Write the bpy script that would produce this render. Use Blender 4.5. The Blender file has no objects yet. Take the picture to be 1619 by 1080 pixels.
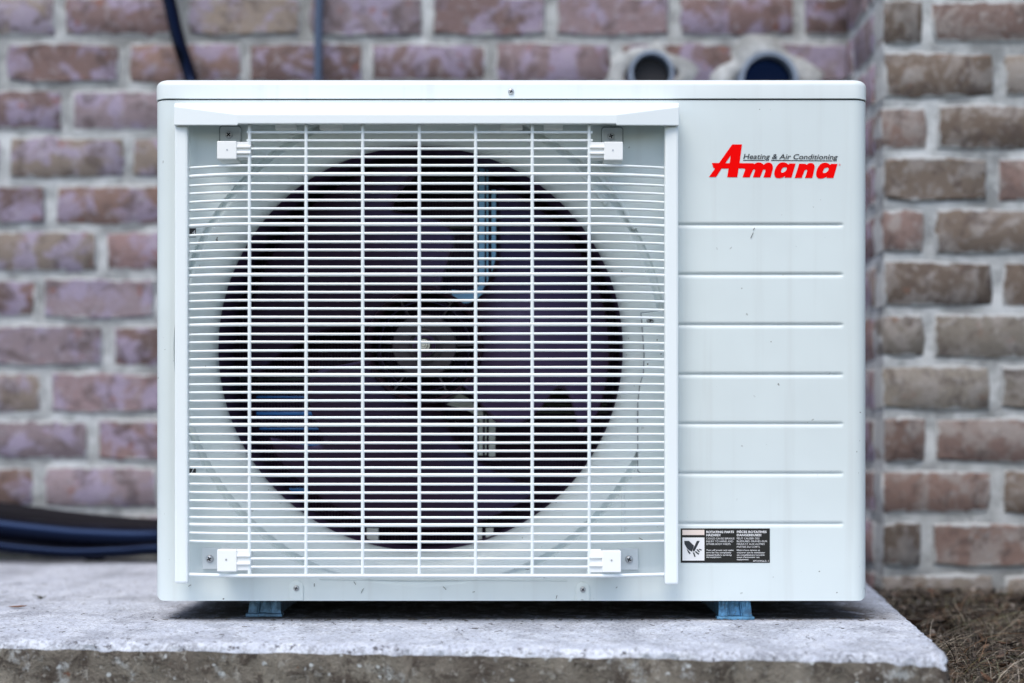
import bpy, bmesh, math, random
import numpy as np
from mathutils import Vector, noise
random.seed(7)
R = math.radians
SC = bpy.context.scene
C = SC.collection

# ------------------------------------------------------------------ camera
D, H = 1.65, 0.206                 # distance to the cabinet front, camera height over the slab
S0 = 1.144 / 1619                  # metres per photo pixel at the cabinet front (y = 0)
HZ = 690.0                         # horizon row in the photo
cam_d = bpy.data.cameras.new('camera'); cam = bpy.data.objects.new('camera', cam_d); C.objects.link(cam)
cam.location = (0, -D, H); cam.rotation_euler = (R(90), 0, 0)
cam_d.sensor_width = 36; cam_d.lens = 36 * D / 1.144
cam_d.shift_y = (HZ - 540) / 1619
cam_d.clip_start = .05; cam_d.clip_end = 500
cam_d.dof.use_dof = True; cam_d.dof.focus_distance = D - .02; cam_d.dof.aperture_fstop = 2.3
SC.camera = cam
# ------------------------------------------------------------------ world, sun, exposure
W = bpy.data.worlds.new('World'); SC.world = W; W.use_nodes = True
nt = W.node_tree; bg = nt.nodes['Background']
sky = nt.nodes.new('ShaderNodeTexSky'); sky.sky_type = 'NISHITA'; sky.sun_disc = False
SUN_EL, SUN_AZ = R(58), R(200)     # azimuth clockwise from +Y: behind the camera, a little left
sky.sun_elevation = SUN_EL; sky.sun_rotation = SUN_AZ
sky.air_density = 1.0; sky.dust_density = 1.8; sky.ozone_density = 1.0
nt.links.new(sky.outputs[0], bg.inputs[0]); bg.inputs[1].default_value = .14
sd = bpy.data.lights.new('sun', 'SUN'); sun = bpy.data.objects.new('sun', sd); C.objects.link(sun)
sd.energy = 1.35; sd.angle = R(35); sd.color = (1, .94, .86)
sv = Vector((math.sin(SUN_AZ) * math.cos(SUN_EL), math.cos(SUN_AZ) * math.cos(SUN_EL), math.sin(SUN_EL)))
sun.rotation_euler = sv.to_track_quat('Z', 'Y').to_euler()
vs = SC.view_settings; vs.view_transform = 'Standard'; vs.look = 'None'; vs.gamma = 1
vs.exposure = .70
SC.render.film_transparent = False
SC.cycles.use_denoising = True

# ------------------------------------------------------------------ helpers
def Sc(y): return S0 * (1 + y / D)
def P(px, py, y=0.0):
    s = Sc(y); return Vector(((px - 809.5) * s, y, H + (HZ - py) * s))
def G(px, py, z=0.0):
    s = (H - z) / (py - HZ); return Vector(((px - 809.5) * s, D * (s / S0 - 1), z))

class MB:
    def __init__(s): s.v = []; s.f = []; s.m = []; s.mi = 0
    def add(s, vs, fs):
        o = len(s.v); s.v += [tuple(v) for v in vs]
        for f in fs: s.f.append([i + o for i in f]); s.m.append(s.mi)
        return s
    def box(s, a, b):
        x0, y0, z0 = (min(a[i], b[i]) for i in range(3)); x1, y1, z1 = (max(a[i], b[i]) for i in range(3))
        v = [(x, y, z) for x in (x0, x1) for y in (y0, y1) for z in (z0, z1)]
        return s.add(v, [(0, 1, 3, 2), (4, 6, 7, 5), (0, 4, 5, 1), (2, 3, 7, 6), (0, 2, 6, 4), (1, 5, 7, 3)])
    def pbox(s, x0, y0, x1, y1, ya, yb):        # photo rectangle at depth ya (near face), going back to yb
        a, b = P(x0, y1, ya), P(x1, y0, ya)
        return s.box((a.x, ya, a.z), (b.x, yb, b.z))
    def loft(s, loops, closed=True, cap0=False, cap1=False):
        n = len(loops[0]); v = [p for l in loops for p in l]; f = []
        for k in range(len(loops) - 1):
            for i in range(n if closed else n - 1):
                j = (i + 1) % n; f.append((k * n + i, k * n + j, (k + 1) * n + j, (k + 1) * n + i))
        if cap0: f.append(tuple(range(n))[::-1])
        if cap1: f.append(tuple((len(loops) - 1) * n + i for i in range(n)))
        return s.add(v, f)
    def tube(s, pts, r, n=8, cap=True):
        pts = [Vector(p) for p in pts]; rs = r if isinstance(r, (list, tuple)) else [r] * len(pts)
        loops = []; up = None
        for i, p in enumerate(pts):
            t = (pts[min(i + 1, len(pts) - 1)] - pts[max(i - 1, 0)]).normalized()
            if up is None: up = Vector((0, 0, 1)) if abs(t.z) < .9 else Vector((0, 1, 0))
            a = t.cross(up).normalized(); b = a.cross(t).normalized(); up = b
            loops.append([p + a * (rs[i] * math.cos(2 * math.pi * k / n)) + b * (rs[i] * math.sin(2 * math.pi * k / n)) for k in range(n)])
        return s.loft(loops, True, cap, cap)
    def poly(s, pts, y0, y1):                   # outline in world x,z extruded from y0 (near) to y1
        n = len(pts)
        return s.loft([[(x, y0, z) for x, z in pts], [(x, y1, z) for x, z in pts]], True, True, True)
    def cyl(s, c, r, y0, y1, n=24, r1=None, cap0=True, cap1=True):
        r1 = r if r1 is None else r1
        l = [[(c[0] + q * math.cos(2 * math.pi * k / n), y, c[2] + q * math.sin(2 * math.pi * k / n)) for k in range(n)] for q, y in ((r, y0), (r1, y1))]
        return s.loft(l, True, cap0, cap1)
    def mesh(s, name, mats, smooth=None):
        me = bpy.data.meshes.new(name); me.from_pydata(s.v, [], s.f)
        for m in (mats if isinstance(mats, (list, tuple)) else [mats]): me.materials.append(m)
        if len(me.materials) > 1: me.polygons.foreach_set('material_index', s.m)
        bm = bmesh.new(); bm.from_mesh(me); bmesh.ops.recalc_face_normals(bm, faces=bm.faces); bm.to_mesh(me); bm.free()
        if smooth is not None:
            me.shade_smooth(); me.set_sharp_from_angle(angle=R(smooth))
        me.update(); return me

def rloop(x0, x1, z0, z1, r, n=5):              # rounded rectangle outline in (x, z)
    o = []
    for cx, cz, a in ((x1 - r, z1 - r, 0), (x0 + r, z1 - r, 90), (x0 + r, z0 + r, 180), (x1 - r, z0 + r, 270)):
        for k in range(n + 1):
            t = R(a + 90 * k / n); o.append((cx + r * math.cos(t), cz + r * math.sin(t)))
    return o
def prl(x0, y0, x1, y1, r, y):                  # the same from photo pixels at depth y
    a, b = P(x0, y1, y), P(x1, y0, y); return rloop(a.x, b.x, a.z, b.z, r * Sc(y))

def root_of(o):
    while o.parent: o = o.parent
    return o
def part(name, mb, mats, parent, smooth=None, bevel=None, label=None, kind=None):
    me = mb if isinstance(mb, bpy.types.Mesh) else mb.mesh(name, mats, smooth)
    o = bpy.data.objects.new(name, me); C.objects.link(o)
    if parent is not None:
        o.parent = parent
        if parent.parent is None: o.location = -Vector(parent.location)   # meshes are written in world coordinates
    if bevel:
        b = o.modifiers.new('bevel', 'BEVEL'); b.width = bevel; b.segments = 2; b.limit_method = 'ANGLE'; b.angle_limit = R(35)
    if label: o['label'] = label
    if kind: o['kind'] = kind
    return o
def thing(name, label, cat, loc=(0, 0, 0), group=None):
    o = bpy.data.objects.new(name, None); C.objects.link(o); o.location = loc; o.empty_display_size = .05
    o['label'] = label; o['category'] = cat
    if group: o['group'] = group
    return o
def tag(o, label, cat, group=None):
    o['label'] = label; o['category'] = cat
    if group: o['group'] = group
    return o
def struct(name, mb, mats, smooth=None):
    o = part(name, mb, mats, None, smooth); o['kind'] = 'structure'; return o

# ------------------------------------------------------------------ materials
class N:
    def __init__(s, name):
        s.m = bpy.data.materials.new(name); s.m.use_nodes = True; s.t = s.m.node_tree; s.b = s.t.nodes['Principled BSDF']
    def n(s, typ, **k):
        x = s.t.nodes.new(typ)
        for a, b in k.items(): setattr(x, a, b)
        return x
    def l(s, a, b): s.t.links.new(a, b)
    def val(s, sock, v):
        if isinstance(v, (int, float)): sock.default_value = v
        elif isinstance(v, (tuple, list)): sock.default_value = tuple(v) if len(v) == len(sock.default_value) else (*v, 1)
        else: s.l(v, sock)
    def coord(s, which='Object'): return s.n('ShaderNodeTexCoord').outputs[which]
    def mapp(s, v, scale=(1, 1, 1)):
        m = s.n('ShaderNodeMapping'); s.l(v, m.inputs[0]); m.inputs['Scale'].default_value = scale; return m.outputs[0]
    def noise(s, v, scale, detail=4, rough=.55, dist=0.0):
        x = s.n('ShaderNodeTexNoise'); s.l(v, x.inputs['Vector']); x.inputs['Scale'].default_value = scale
        x.inputs['Detail'].default_value = detail; x.inputs['Roughness'].default_value = rough; x.inputs['Distortion'].default_value = dist
        return x.outputs['Fac']
    def math(s, op, a, b=0.0, clamp=False):
        x = s.n('ShaderNodeMath', operation=op, use_clamp=clamp); s.val(x.inputs[0], a); s.val(x.inputs[1], b); return x.outputs[0]
    def ramp(s, v, lo, hi, a=0.0, b=1.0):
        x = s.n('ShaderNodeMapRange', interpolation_type='SMOOTHSTEP'); s.val(x.inputs[0], v)
        for i, q in enumerate((lo, hi, a, b)): x.inputs[i + 1].default_value = q
        return x.outputs[0]
    def mix(s, f, a, b, mode='MIX'):
        x = s.n('ShaderNodeMix', data_type='RGBA', blend_type=mode); s.val(x.inputs[0], f); s.val(x.inputs[6], a); s.val(x.inputs[7], b); return x.outputs[2]
    def bump(s, h, strength=.3, dist=.001, normal=None):
        x = s.n('ShaderNodeBump'); s.val(x.inputs['Height'], h); x.inputs['Strength'].default_value = strength; x.inputs['Distance'].default_value = dist
        if normal is not None: s.l(normal, x.inputs['Normal'])
        s.l(x.outputs[0], s.b.inputs['Normal']); return x.outputs[0]
    def out(s, col=None, rough=None, metal=None, coat=None, spec=None):
        if col is not None: s.val(s.b.inputs['Base Color'], col)
        if rough is not None: s.val(s.b.inputs['Roughness'], rough)
        if metal is not None: s.val(s.b.inputs['Metallic'], metal)
        if coat is not None: s.val(s.b.inputs['Coat Weight'], coat)
        if spec is not None: s.val(s.b.inputs['Specular IOR Level'], spec)
        return s.m
def simple(name, col, rough=.5, metal=0, coat=0, var=.06, scale=60, bump=.0, spec=.5):
    k = N(name); c = k.coord(); f = k.noise(c, scale, 4)
    k.out(k.mix(f, tuple(q * (1 - var) for q in col), tuple(min(1, q * (1 + var)) for q in col)), rough, metal, coat, spec)
    if bump: k.bump(f, bump, .0006)
    return k.m

def paint(name, col, speck=True, rough=.36):
    k = N(name); c = k.coord()
    f = k.noise(c, 5, 3); base = k.mix(k.ramp(k.noise(c, 3.2, 4, .6), .35, .65), tuple(q * .95 for q in col), tuple(q * 1.03 for q in col))
    streak = k.noise(k.mapp(c, (60, 60, 2.5)), 1.0, 3)
    base = k.mix(k.ramp(streak, .5, .8, 0, .2), base, (.45, .46, .44))
    if speck:
        s1 = k.ramp(k.noise(c, 150, 1), .755, .78)
        s2 = k.ramp(k.noise(k.mapp(c, (1, 1, .45)), 420, 1), .80, .83)
        g = k.ramp(k.noise(c, 9, 2), .40, .62)
        base = k.mix(k.math('MULTIPLY', k.math('MAXIMUM', s1, s2), g), base, (.10, .095, .08))
    k.out(base, k.ramp(f, 0, 1, rough - .05, rough + .08), 0, .15)
    k.bump(k.noise(c, 700, 2), .04, .0004)
    return k.m
M = {}
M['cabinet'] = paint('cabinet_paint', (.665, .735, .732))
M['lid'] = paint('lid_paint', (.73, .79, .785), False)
M['guard'] = simple('guard_plastic', (.81, .865, .87), .38, coat=.1, var=.02, scale=8)
M['clip'] = simple('clip_plastic', (.86, .88, .87), .45, var=.02)
M['tab'] = simple('tab_paint', (.60, .65, .67), .4, var=.03)
M['slot_and_edge_shade'] = simple('slot_and_edge_shade', (.30, .34, .36), .8)
M['black'] = simple('dark_liner', (.035, .014, .055), .6)
M['fan'] = simple('fan_plastic', (.032, .015, .022), .33, var=.3, scale=90, bump=.12, spec=.55)
M['fan'].node_tree.nodes['Principled BSDF'].inputs['Specular Tint'].default_value = (.40, .42, 1, 1)
M['hub'] = simple('hub_plastic', (.022, .014, .022), .5, var=.2, scale=120)
M['coil'] = simple('coil_metal', (.060, .020, .075), .5, metal=.2)
M['rail'] = simple('coil_rail', (.12, .13, .12), .4, metal=.3)
M['steel'] = simple('screw_steel', (.50, .51, .52), .38, metal=.8)
M['recess'] = simple('screw_recess', (.01, .01, .012), .7)
M['nut'] = simple('nut_steel', (.62, .62, .58), .25, metal=.9)
M['bracket'] = simple('motor_bracket', (.22, .47, .72), .32, metal=.2)
M['pale'] = simple('galvanised_plate', (.55, .58, .54), .45, metal=.2)
M['blue'] = simple('blue_light_paint', (.015, .22, .66), .35)  # blue light behind the fan, put into a plain colour
M['seam'] = simple('seam', (.06, .065, .07), .8)
M['red'] = simple('logo_red', (.92, .0, .0), .55, var=.0, spec=.05)
M['ink'] = simple('ink', (.022, .026, .032), .5)
M['labelblack'] = simple('sticker_black', (.018, .018, .016), .6, spec=.25)
M['labelwhite'] = simple('sticker_white', (.80, .80, .80), .5, var=.02)
M['labelcream'] = simple('sticker_cream', (.80, .68, .61), .5)
M['hose'] = simple('black_rubber', (.003, .003, .005), .16, var=.3, spec=.24)
M['hose'].node_tree.nodes['Principled BSDF'].inputs['Specular Tint'].default_value = (.16, .34, .95, 1)
M['matt'] = simple('matt_black_foam', (.009, .008, .011), .8, spec=.15)
M['tubeblue'] = simple('grey_blue_conduit', (.05, .075, .13), .35)
M['pvc'] = simple('pvc', (.20, .25, .33), .5, var=.4, scale=30)
M['dark'] = simple('dark_hole', (.012, .012, .016), .7)
M['leaf'] = simple('dry_leaf', (.20, .085, .035), .7, var=.4, scale=200)
M['green'] = simple('green_blade', (.10, .19, .03), .6, var=.3)

def brick_mat(name, LAV, RED, lo=.50, hi=.61):
    k = N(name); c = k.coord('Object'); oi = k.n('ShaderNodeObjectInfo')
    off = k.n('ShaderNodeVectorMath', operation='MULTIPLY_ADD')
    cmb = k.n('ShaderNodeCombineXYZ'); k.l(oi.outputs['Random'], cmb.inputs[0]); k.l(oi.outputs['Random'], cmb.inputs[2])
    off.inputs[1].default_value = (31, 17, 23); k.l(cmb.outputs[0], off.inputs[0]); k.l(c, off.inputs[2]); v = off.outputs[0]
    big = k.noise(v, 17, 3, .6, .5); mid = k.noise(v, 55, 4, .65, .3); fine = k.noise(v, 420, 3, .7)
    col = oi.outputs['Color']
    lav = k.mix(.66, col, LAV); dk = k.mix(.80, col, (.070, .050, .045)); red = k.mix(.85, col, RED)
    a = k.mix(k.ramp(big, lo, hi), col, lav)
    a = k.mix(k.ramp(k.noise(v, 24, 4, .65, .6), .50, .64, 0, .75), a, dk); a = k.mix(k.ramp(mid, .54, .66, 0, .55), a, k.mix(.5, lav, (.42, .41, .40))); a = k.mix(k.ramp(k.noise(v, 75, 4, .7), .56, .68, 0, .6), a, dk)
    a = k.mix(k.ramp(k.noise(v, 30, 3, .6), .60, .72, 0, .75), a, red)
    a = k.mix(k.ramp(fine, .3, .75, 0, .30), a, (.12, .105, .10))
    a = k.mix(k.ramp(fine, .66, .76, 0, .45), a, (.50, .48, .47))
    # mortar smeared over the rim of the brick
    g = k.coord('Generated'); sp = k.n('ShaderNodeSeparateXYZ'); k.l(g, sp.inputs[0])
    ex = k.math('MULTIPLY', k.math('ABSOLUTE', k.math('SUBTRACT', sp.outputs[0], .5)), 2.0)
    ez = k.math('MULTIPLY', k.math('ABSOLUTE', k.math('SUBTRACT', sp.outputs[2], .5)), 2.0)
    ex = k.ramp(ex, .86, 1.0); ez = k.ramp(ez, .56, 1.0)
    e = k.math('MAXIMUM', ex, ez)
    sm = k.ramp(k.math('ADD', k.math('MULTIPLY', e, .42), k.noise(v, 26, 5, .72)), .76, .84)
    a = k.mix(k.math('MULTIPLY', sm, .9), a, (.44, .455, .455))
    k.out(a, .88, 0, 0, .25)
    k.bump(k.math('ADD', k.math('MULTIPLY', mid, 1.0), k.math('MULTIPLY', fine, .5)), .75, .0035)
    return k.m
M['brick'] = brick_mat('brick', (.37, .325, .46), (.27, .09, .055), .475, .59)
M['brick_tan'] = brick_mat('taupe_brick', (.33, .305, .285), (.22, .12, .085), .47, .60)
def mortar_mat():
    k = N('mortar'); c = k.coord(); f = k.noise(c, 22, 5, .6); g = k.noise(c, 300, 3, .7)
    a = k.mix(k.ramp(f, .3, .7), (.24, .25, .25), (.60, .625, .63)); a = k.mix(k.ramp(g, .55, .75, 0, .4), a, (.2, .2, .2)); a = k.mix(k.ramp(k.noise(c, 2.6, 4, .6), .42, .66, 0, .65), a, (.20, .20, .19)); a = k.mix(k.ramp(k.noise(c, 40, 3, .6), .6, .7, 0, .5), a, (.62, .64, .65))
    k.out(a, .92, 0, 0, .2); k.bump(k.math('ADD', f, k.math('MULTIPLY', g, .35)), .7, .006); return k.m
M['mortar'] = mortar_mat()
def slab_top():
    k = N('slab_top'); c = k.coord()
    big = k.noise(c, 6, 5, .6); mid = k.noise(k.mapp(c, (1, 1.0, 1)), 38, 5, .65, .6); fine = k.noise(c, 230, 4, .8); pit = k.noise(k.mapp(c, (1, .8, 1)), 120, 3, .7)
    a = k.mix(big, (.58, .625, .71), (.48, .51, .58)); a = k.mix(k.ramp(mid, .44, .66), a, (.70, .74, .80))
    a = k.mix(k.ramp(mid, .58, .70, 0, .55), a, (.36, .37, .45))
    a = k.mix(k.ramp(fine, .47, .60, 0, .62), a, (.22, .22, .24)); a = k.mix(k.math('MULTIPLY', k.ramp(k.noise(k.mapp(c, (1, .7, 1)), 11, 5, .65), .46, .62), k.ramp(fine, .40, .56, .25, .8)), a, (.235, .245, .275))
    a = k.mix(k.ramp(pit, .60, .65, 0, .9), a, (.08, .075, .08))
    a = k.mix(k.ramp(fine, .25, .42, .35, 0), a, (.78, .78, .78))
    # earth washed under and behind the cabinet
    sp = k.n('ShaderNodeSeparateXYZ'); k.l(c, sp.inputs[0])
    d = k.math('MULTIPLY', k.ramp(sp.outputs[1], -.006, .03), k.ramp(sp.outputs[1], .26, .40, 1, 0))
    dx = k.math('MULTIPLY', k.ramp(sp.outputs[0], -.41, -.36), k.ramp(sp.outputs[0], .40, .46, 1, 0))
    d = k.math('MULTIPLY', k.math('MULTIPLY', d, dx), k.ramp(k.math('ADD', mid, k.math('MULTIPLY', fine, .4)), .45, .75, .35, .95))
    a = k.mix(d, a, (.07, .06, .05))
    k.out(a, .9, 0, 0, .25)
    k.bump(k.math('ADD', k.math('MULTIPLY', mid, 1.2), k.math('MULTIPLY', k.math('ADD', fine, pit), .35)), .8, .004)
    return k.m
M['slab_top'] = slab_top()
def slab_side():
    k = N('slab_side'); c = k.coord()
    big = k.noise(c, 9, 4, .6); mid = k.noise(c, 45, 5, .7, .4); fine = k.noise(c, 380, 3, .7)
    vo = k.n('ShaderNodeTexVoronoi'); k.l(c, vo.inputs['Vector']); vo.inputs['Scale'].default_value = 85
    a = k.mix(k.ramp(big, .35, .65), (.11, .095, .08), (.24, .22, .185)); a = k.mix(k.ramp(mid, .46, .62), a, (.075, .062, .052)); a = k.mix(k.ramp(k.noise(c, 90, 4, .7), .56, .66, 0, .7), a, (.34, .33, .30))
    a = k.mix(k.ramp(k.noise(c, 30, 4, .7), .58, .70, 0, .8), a, (.42, .44, .44))
    peb = k.ramp(vo.outputs['Distance'], .16, .26, 1, 0); sel = k.ramp(k.noise(c, 60, 2), .55, .62)
    a = k.mix(k.math('MULTIPLY', peb, sel), a, (.50, .53, .54))
    a = k.mix(k.ramp(k.noise(c, 70, 2), .70, .74, 0, .8), a, (.14, .06, .035))
    a = k.mix(k.ramp(fine, .5, .7, 0, .35), a, (.05, .045, .04))
    k.out(a, .92, 0, 0, .2); k.bump(k.math('ADD', mid, k.math('MULTIPLY', fine, .4)), .9, .005); return k.m
M['slab_side'] = slab_side()
def earth():
    k = N('earth'); c = k.coord(); f = k.noise(c, 18, 6, .7); g = k.noise(c, 160, 4, .7); far = k.noise(c, .8, 4)
    a = k.mix(f, (.010, .008, .006), (.048, .036, .025)); a = k.mix(k.ramp(g, .55, .7, 0, .6), a, (.16, .14, .11))
    a = k.mix(k.ramp(far, .45, .6, 0, .5), a, (.10, .13, .05))
    k.out(a, .95, 0, 0, .2); k.bump(k.math('ADD', f, g), .9, .01); return k.m
M['earth'] = earth()
def straw():
    k = N('straw'); g = k.n('ShaderNodeNewGeometry'); x = k.n('ShaderNodeValToRGB'); k.l(g.outputs['Random Per Island'], x.inputs[0])
    cr = x.color_ramp; cr.elements[0].color = (.020, .018, .016, 1); cr.elements[1].color = (.50, .44, .36, 1)
    for p, q in ((.35, (.055, .046, .036)), (.58, (.11, .092, .072)), (.74, (.17, .095, .05)), (.80, (.07, .10, .035)), (.88, (.26, .22, .17))):
        e = cr.elements.new(p); e.color = (*q, 1)
    k.out(x.outputs[0], .75, 0, 0, .3); return k.m
M['straw'] = straw()

# ================================================================== SETTING
# ---- ground sheet
def gh(x, y):
    h = -.062 + .006 * noise.noise(Vector((x * 9, y * 9, 0))) + .010 * noise.noise(Vector((x * 2.5, y * 2.5, 3)))
    if x > .35 and y > -.4:
        t = min(1, max(0, (y + .25) / .75)); h += .028 * t * t
    if y < -1.1: h -= .10 * min(1, (-1.1 - y) / 1.0)
    return h
xs = list(np.concatenate([-np.geomspace(60, 1.6, 14), np.linspace(-1.5, 1.7, 130), np.geomspace(1.8, 60, 14)]))
ys = list(np.concatenate([-np.geomspace(60, 1.7, 14), np.linspace(-1.6, 1.0, 110), np.geomspace(1.1, 60, 14)]))
mb = MB(); mb.add([(x, y, gh(x, y)) for y in ys for x in xs],
                  [(j * len(xs) + i, j * len(xs) + i + 1, (j + 1) * len(xs) + i + 1, (j + 1) * len(xs) + i) for j in range(len(ys) - 1) for i in range(len(xs) - 1)])
struct('ground', mb, M['earth'], 180)

# ---- concrete slab
fr = G(1505, 1035); fl = G(0, 1012); br_ = G(1385, 915)
dirf = (fl - fr).normalized(); WY = .855; PY = .61
fl2 = fr + dirf * 2.1
tr = (WY - .012 - fr.y) / (br_.y - fr.y); bk = fr + (br_ - fr) * tr; bk.x = min(bk.x, .555)
bl2 = Vector((fl2.x, WY - .012, 0)); CN = [fl2, fr, bk, bl2]; CNT = [560, 240, 40, 24]
def inset_corners(d):
    o = []
    for i in range(4):
        p, c, n = CN[i - 1], CN[i], CN[(i + 1) % 4]; u = (c - p).normalized(); w = (n - c).normalized()
        nu, nw = Vector((-u.y, u.x, 0)), Vector((-w.y, w.x, 0)); o.append(c + (nu + nw) * (d / (1 + nu.dot(nw))))
    return o
loops = []
for z, ins, amp in ((0, .018, .0), (-.0006, .006, .0018), (-.0035, .0015, .003), (-.009, 0, .0035), (-.018, -.001, .0045), (-.030, 0, .0055), (-.045, -.001, .006), (-.065, 0, .006), (-.10, 0, .006)):
    lp = []; cn = inset_corners(ins)
    for e in range(4):
        A_0, B_0 = cn[e], cn[(e + 1) % 4]; t_ = (B_0 - A_0).normalized(); nn = Vector((t_.y, -t_.x, 0))
        for i in range(CNT[e]):
            p = A_0 + (B_0 - A_0) * i / CNT[e]; s = p.x + p.y
            q = p + nn * amp * (noise.noise(Vector((s * 28, z * 40, 1))) + .8 * noise.noise(Vector((s * 110, z * 120, 5))))
            dc = (p - fr).length; zz = z
            if amp and dc < .034: q += Vector((-.7, .7, 0)) * (.034 - dc) * .42 * (.7 + .6 * noise.noise(Vector((s * 70, z * 90, 8))))
            if amp and z > -.02:
                zz += .0020 * noise.noise(Vector((s * 60, 2, z * 30)))
                if dc < .07: zz -= .005 * (1 - dc / .07) * (1 + noise.noise(Vector((s * 90, 9, 0))))
            lp.append((q.x, q.y, zz))
    loops.append(lp)
mb = MB(); mb.mi = 0; mb.loft(loops[:4], True, True, False)
mb.mi = 1; mb.loft(loops[3:], True, False, False)
slab = struct('concrete_slab', mb, [M['slab_top'], M['slab_side']], 60)

# ---- bricks
def brick_mesh(name, w, h, seed, depth=.05):
    rnd = random.Random(seed); hw, hh = w / 2, h / 2
    base = [(-hw, -hh), (-hw * .4, -hh), (hw * .3, -hh), (hw, -hh), (hw, 0), (hw, hh), (hw * .35, hh), (-hw * .3, hh), (-hw, hh), (-hw, 0)]
    def j(p, a): return (p[0] + rnd.uniform(-a, a), p[1] + rnd.uniform(-a, a))
    out = []
    for i, p in enumerate(base):
        q = j(p, .0032)
        if i in (0, 3, 5, 8): q = (q[0] * (1 - .004 / hw), q[1] * (1 - .003 / hh))
        out.append(q)
    inn = [(x * (1 - .005 / hw), z * (1 - .0045 / hh)) for x, z in out]
    yt = rnd.uniform(-.0015, .0015)
    m = MB(); m.loft([[(x, depth, z) for x, z in out], [(x, .0045, z) for x, z in out], [(x, yt + rnd.uniform(-.0006, .0006), z) for x, z in inn]], True, False, True)
    return m.mesh(name, M['brick'], 50)
BH = .0700; PITCH = .0800; Z0 = .0795
def recol(ms):
    o = []
    for q in ms: c_ = q.copy(); c_.materials.clear(); c_.materials.append(M['brick_tan']); o.append(c_)
    return o
long_m = [brick_mesh('brick', .196, BH, i) for i in range(10)]
half_m = [brick_mesh('brick_short', .092, BH, 50 + i) for i in range(6)]
long_t, half_t = recol(long_m), recol(half_m)
rb = random.Random(3)
def lay(parent, xc, zc, w, y, rot=0.0, cols=((.3, .25, .25),), shade=1.0):
    src = rb.choice((half_t if cols is PC else half_m) if w < .14 else (long_t if cols is PC else long_m)); w0 = .092 if w < .14 else .196
    o = bpy.data.objects.new('brick', src); C.objects.link(o); o.parent = parent
    o.location = Vector((xc, y, zc)) - Vector(parent.location)
    o.rotation_euler = (rb.uniform(-.006, .006), rb.uniform(-.008, .008), rot + rb.uniform(-.006, .006))
    o.scale = (w / w0 * (-1 if rb.random() < .5 and False else 1), 1, 1 + rb.uniform(-.03, .02))
    c = rb.choice(cols); q = shade * rb.uniform(.75, 1.2); o.color = (c[0] * q, c[1] * q, c[2] * q, 1)
    return o
WC = ((.235, .155, .15), (.26, .19, .20), (.20, .135, .13), (.27, .215, .235), (.175, .115, .105), (.24, .155, .13), (.25, .205, .17))
PC = ((.205, .160, .125), (.225, .19, .155), (.225, .15, .125), (.24, .215, .18), (.17, .13, .10), (.225, .155, .135))

wall = thing('brick_wall', 'blurred mauve brick wall running behind the white air conditioner', 'wall', (0, WY, -.08))
px2x = lambda px, y: (px - 809.5) * Sc(y)
offs = {10: 95, 9: 5, 8: 105, 7: 5, 6: 88, 5: 170, 4: 60, 3: 168, 2: 64, 1: 150, 0: 50, -1: 140, -2: 60, 11: 60, 12: 150, 13: 50}
stuff_w = []; stuff_p = []
XP = .566
for k in range(-2, 32):
    z = Z0 + PITCH * k + PITCH / 2
    o0 = offs.get(k, rb.choice((5, 100)) + rb.uniform(-8, 8)); xj = px2x(o0, WY) - .2092 * 9
    while xj < XP:
        xe = xj + .2092 + rb.uniform(-.003, .003)
        e = min(xe, XP + .02)
        if e - xj > .04:
            w = e - xj - .0115; xc = (xj + e) / 2
            if k <= 12 and xe > -1.25: lay(wall, xc, z, w, WY, 0, WC)
            else: stuff_w.append((xc, z, w))
        xj = xe
def joined_bricks(rows, y, axis='x', parent=None, X=0):
    m = MB()
    for xc, z, w in rows:
        hw, hh = w / 2, BH / 2
        pts = [(-hw, -hh + .003), (-hw + .003, -hh), (hw - .003, -hh), (hw, -hh + .003), (hw, hh - .003), (hw - .003, hh), (-hw + .003, hh), (-hw, hh - .003)]
        if axis == 'x': ls = [[(xc + a, y + d, z + b) for a, b in pts] for d in (.04, .003)] + [[(xc + a * .97, y, z + b * .94) for a, b in pts]]
        else: ls = [[(X + d, xc + a, z + b) for a, b in pts] for d in (.04, .003)] + [[(X, xc + a * .97, z + b * .94) for a, b in pts]]
        m.loft(ls, True, False, True)
    o = part('brickwork', m, M['brick'], parent, 50, kind='stuff'); o.color = (.26, .20, .20, 1); return o
joined_bricks(stuff_w, WY, 'x', wall)
m = MB(); m.box((-2.6, WY + .004, -.3), (XP + .02, WY + .09, 2.6)); part('mortar', m, M['mortar'], wall)

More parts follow.
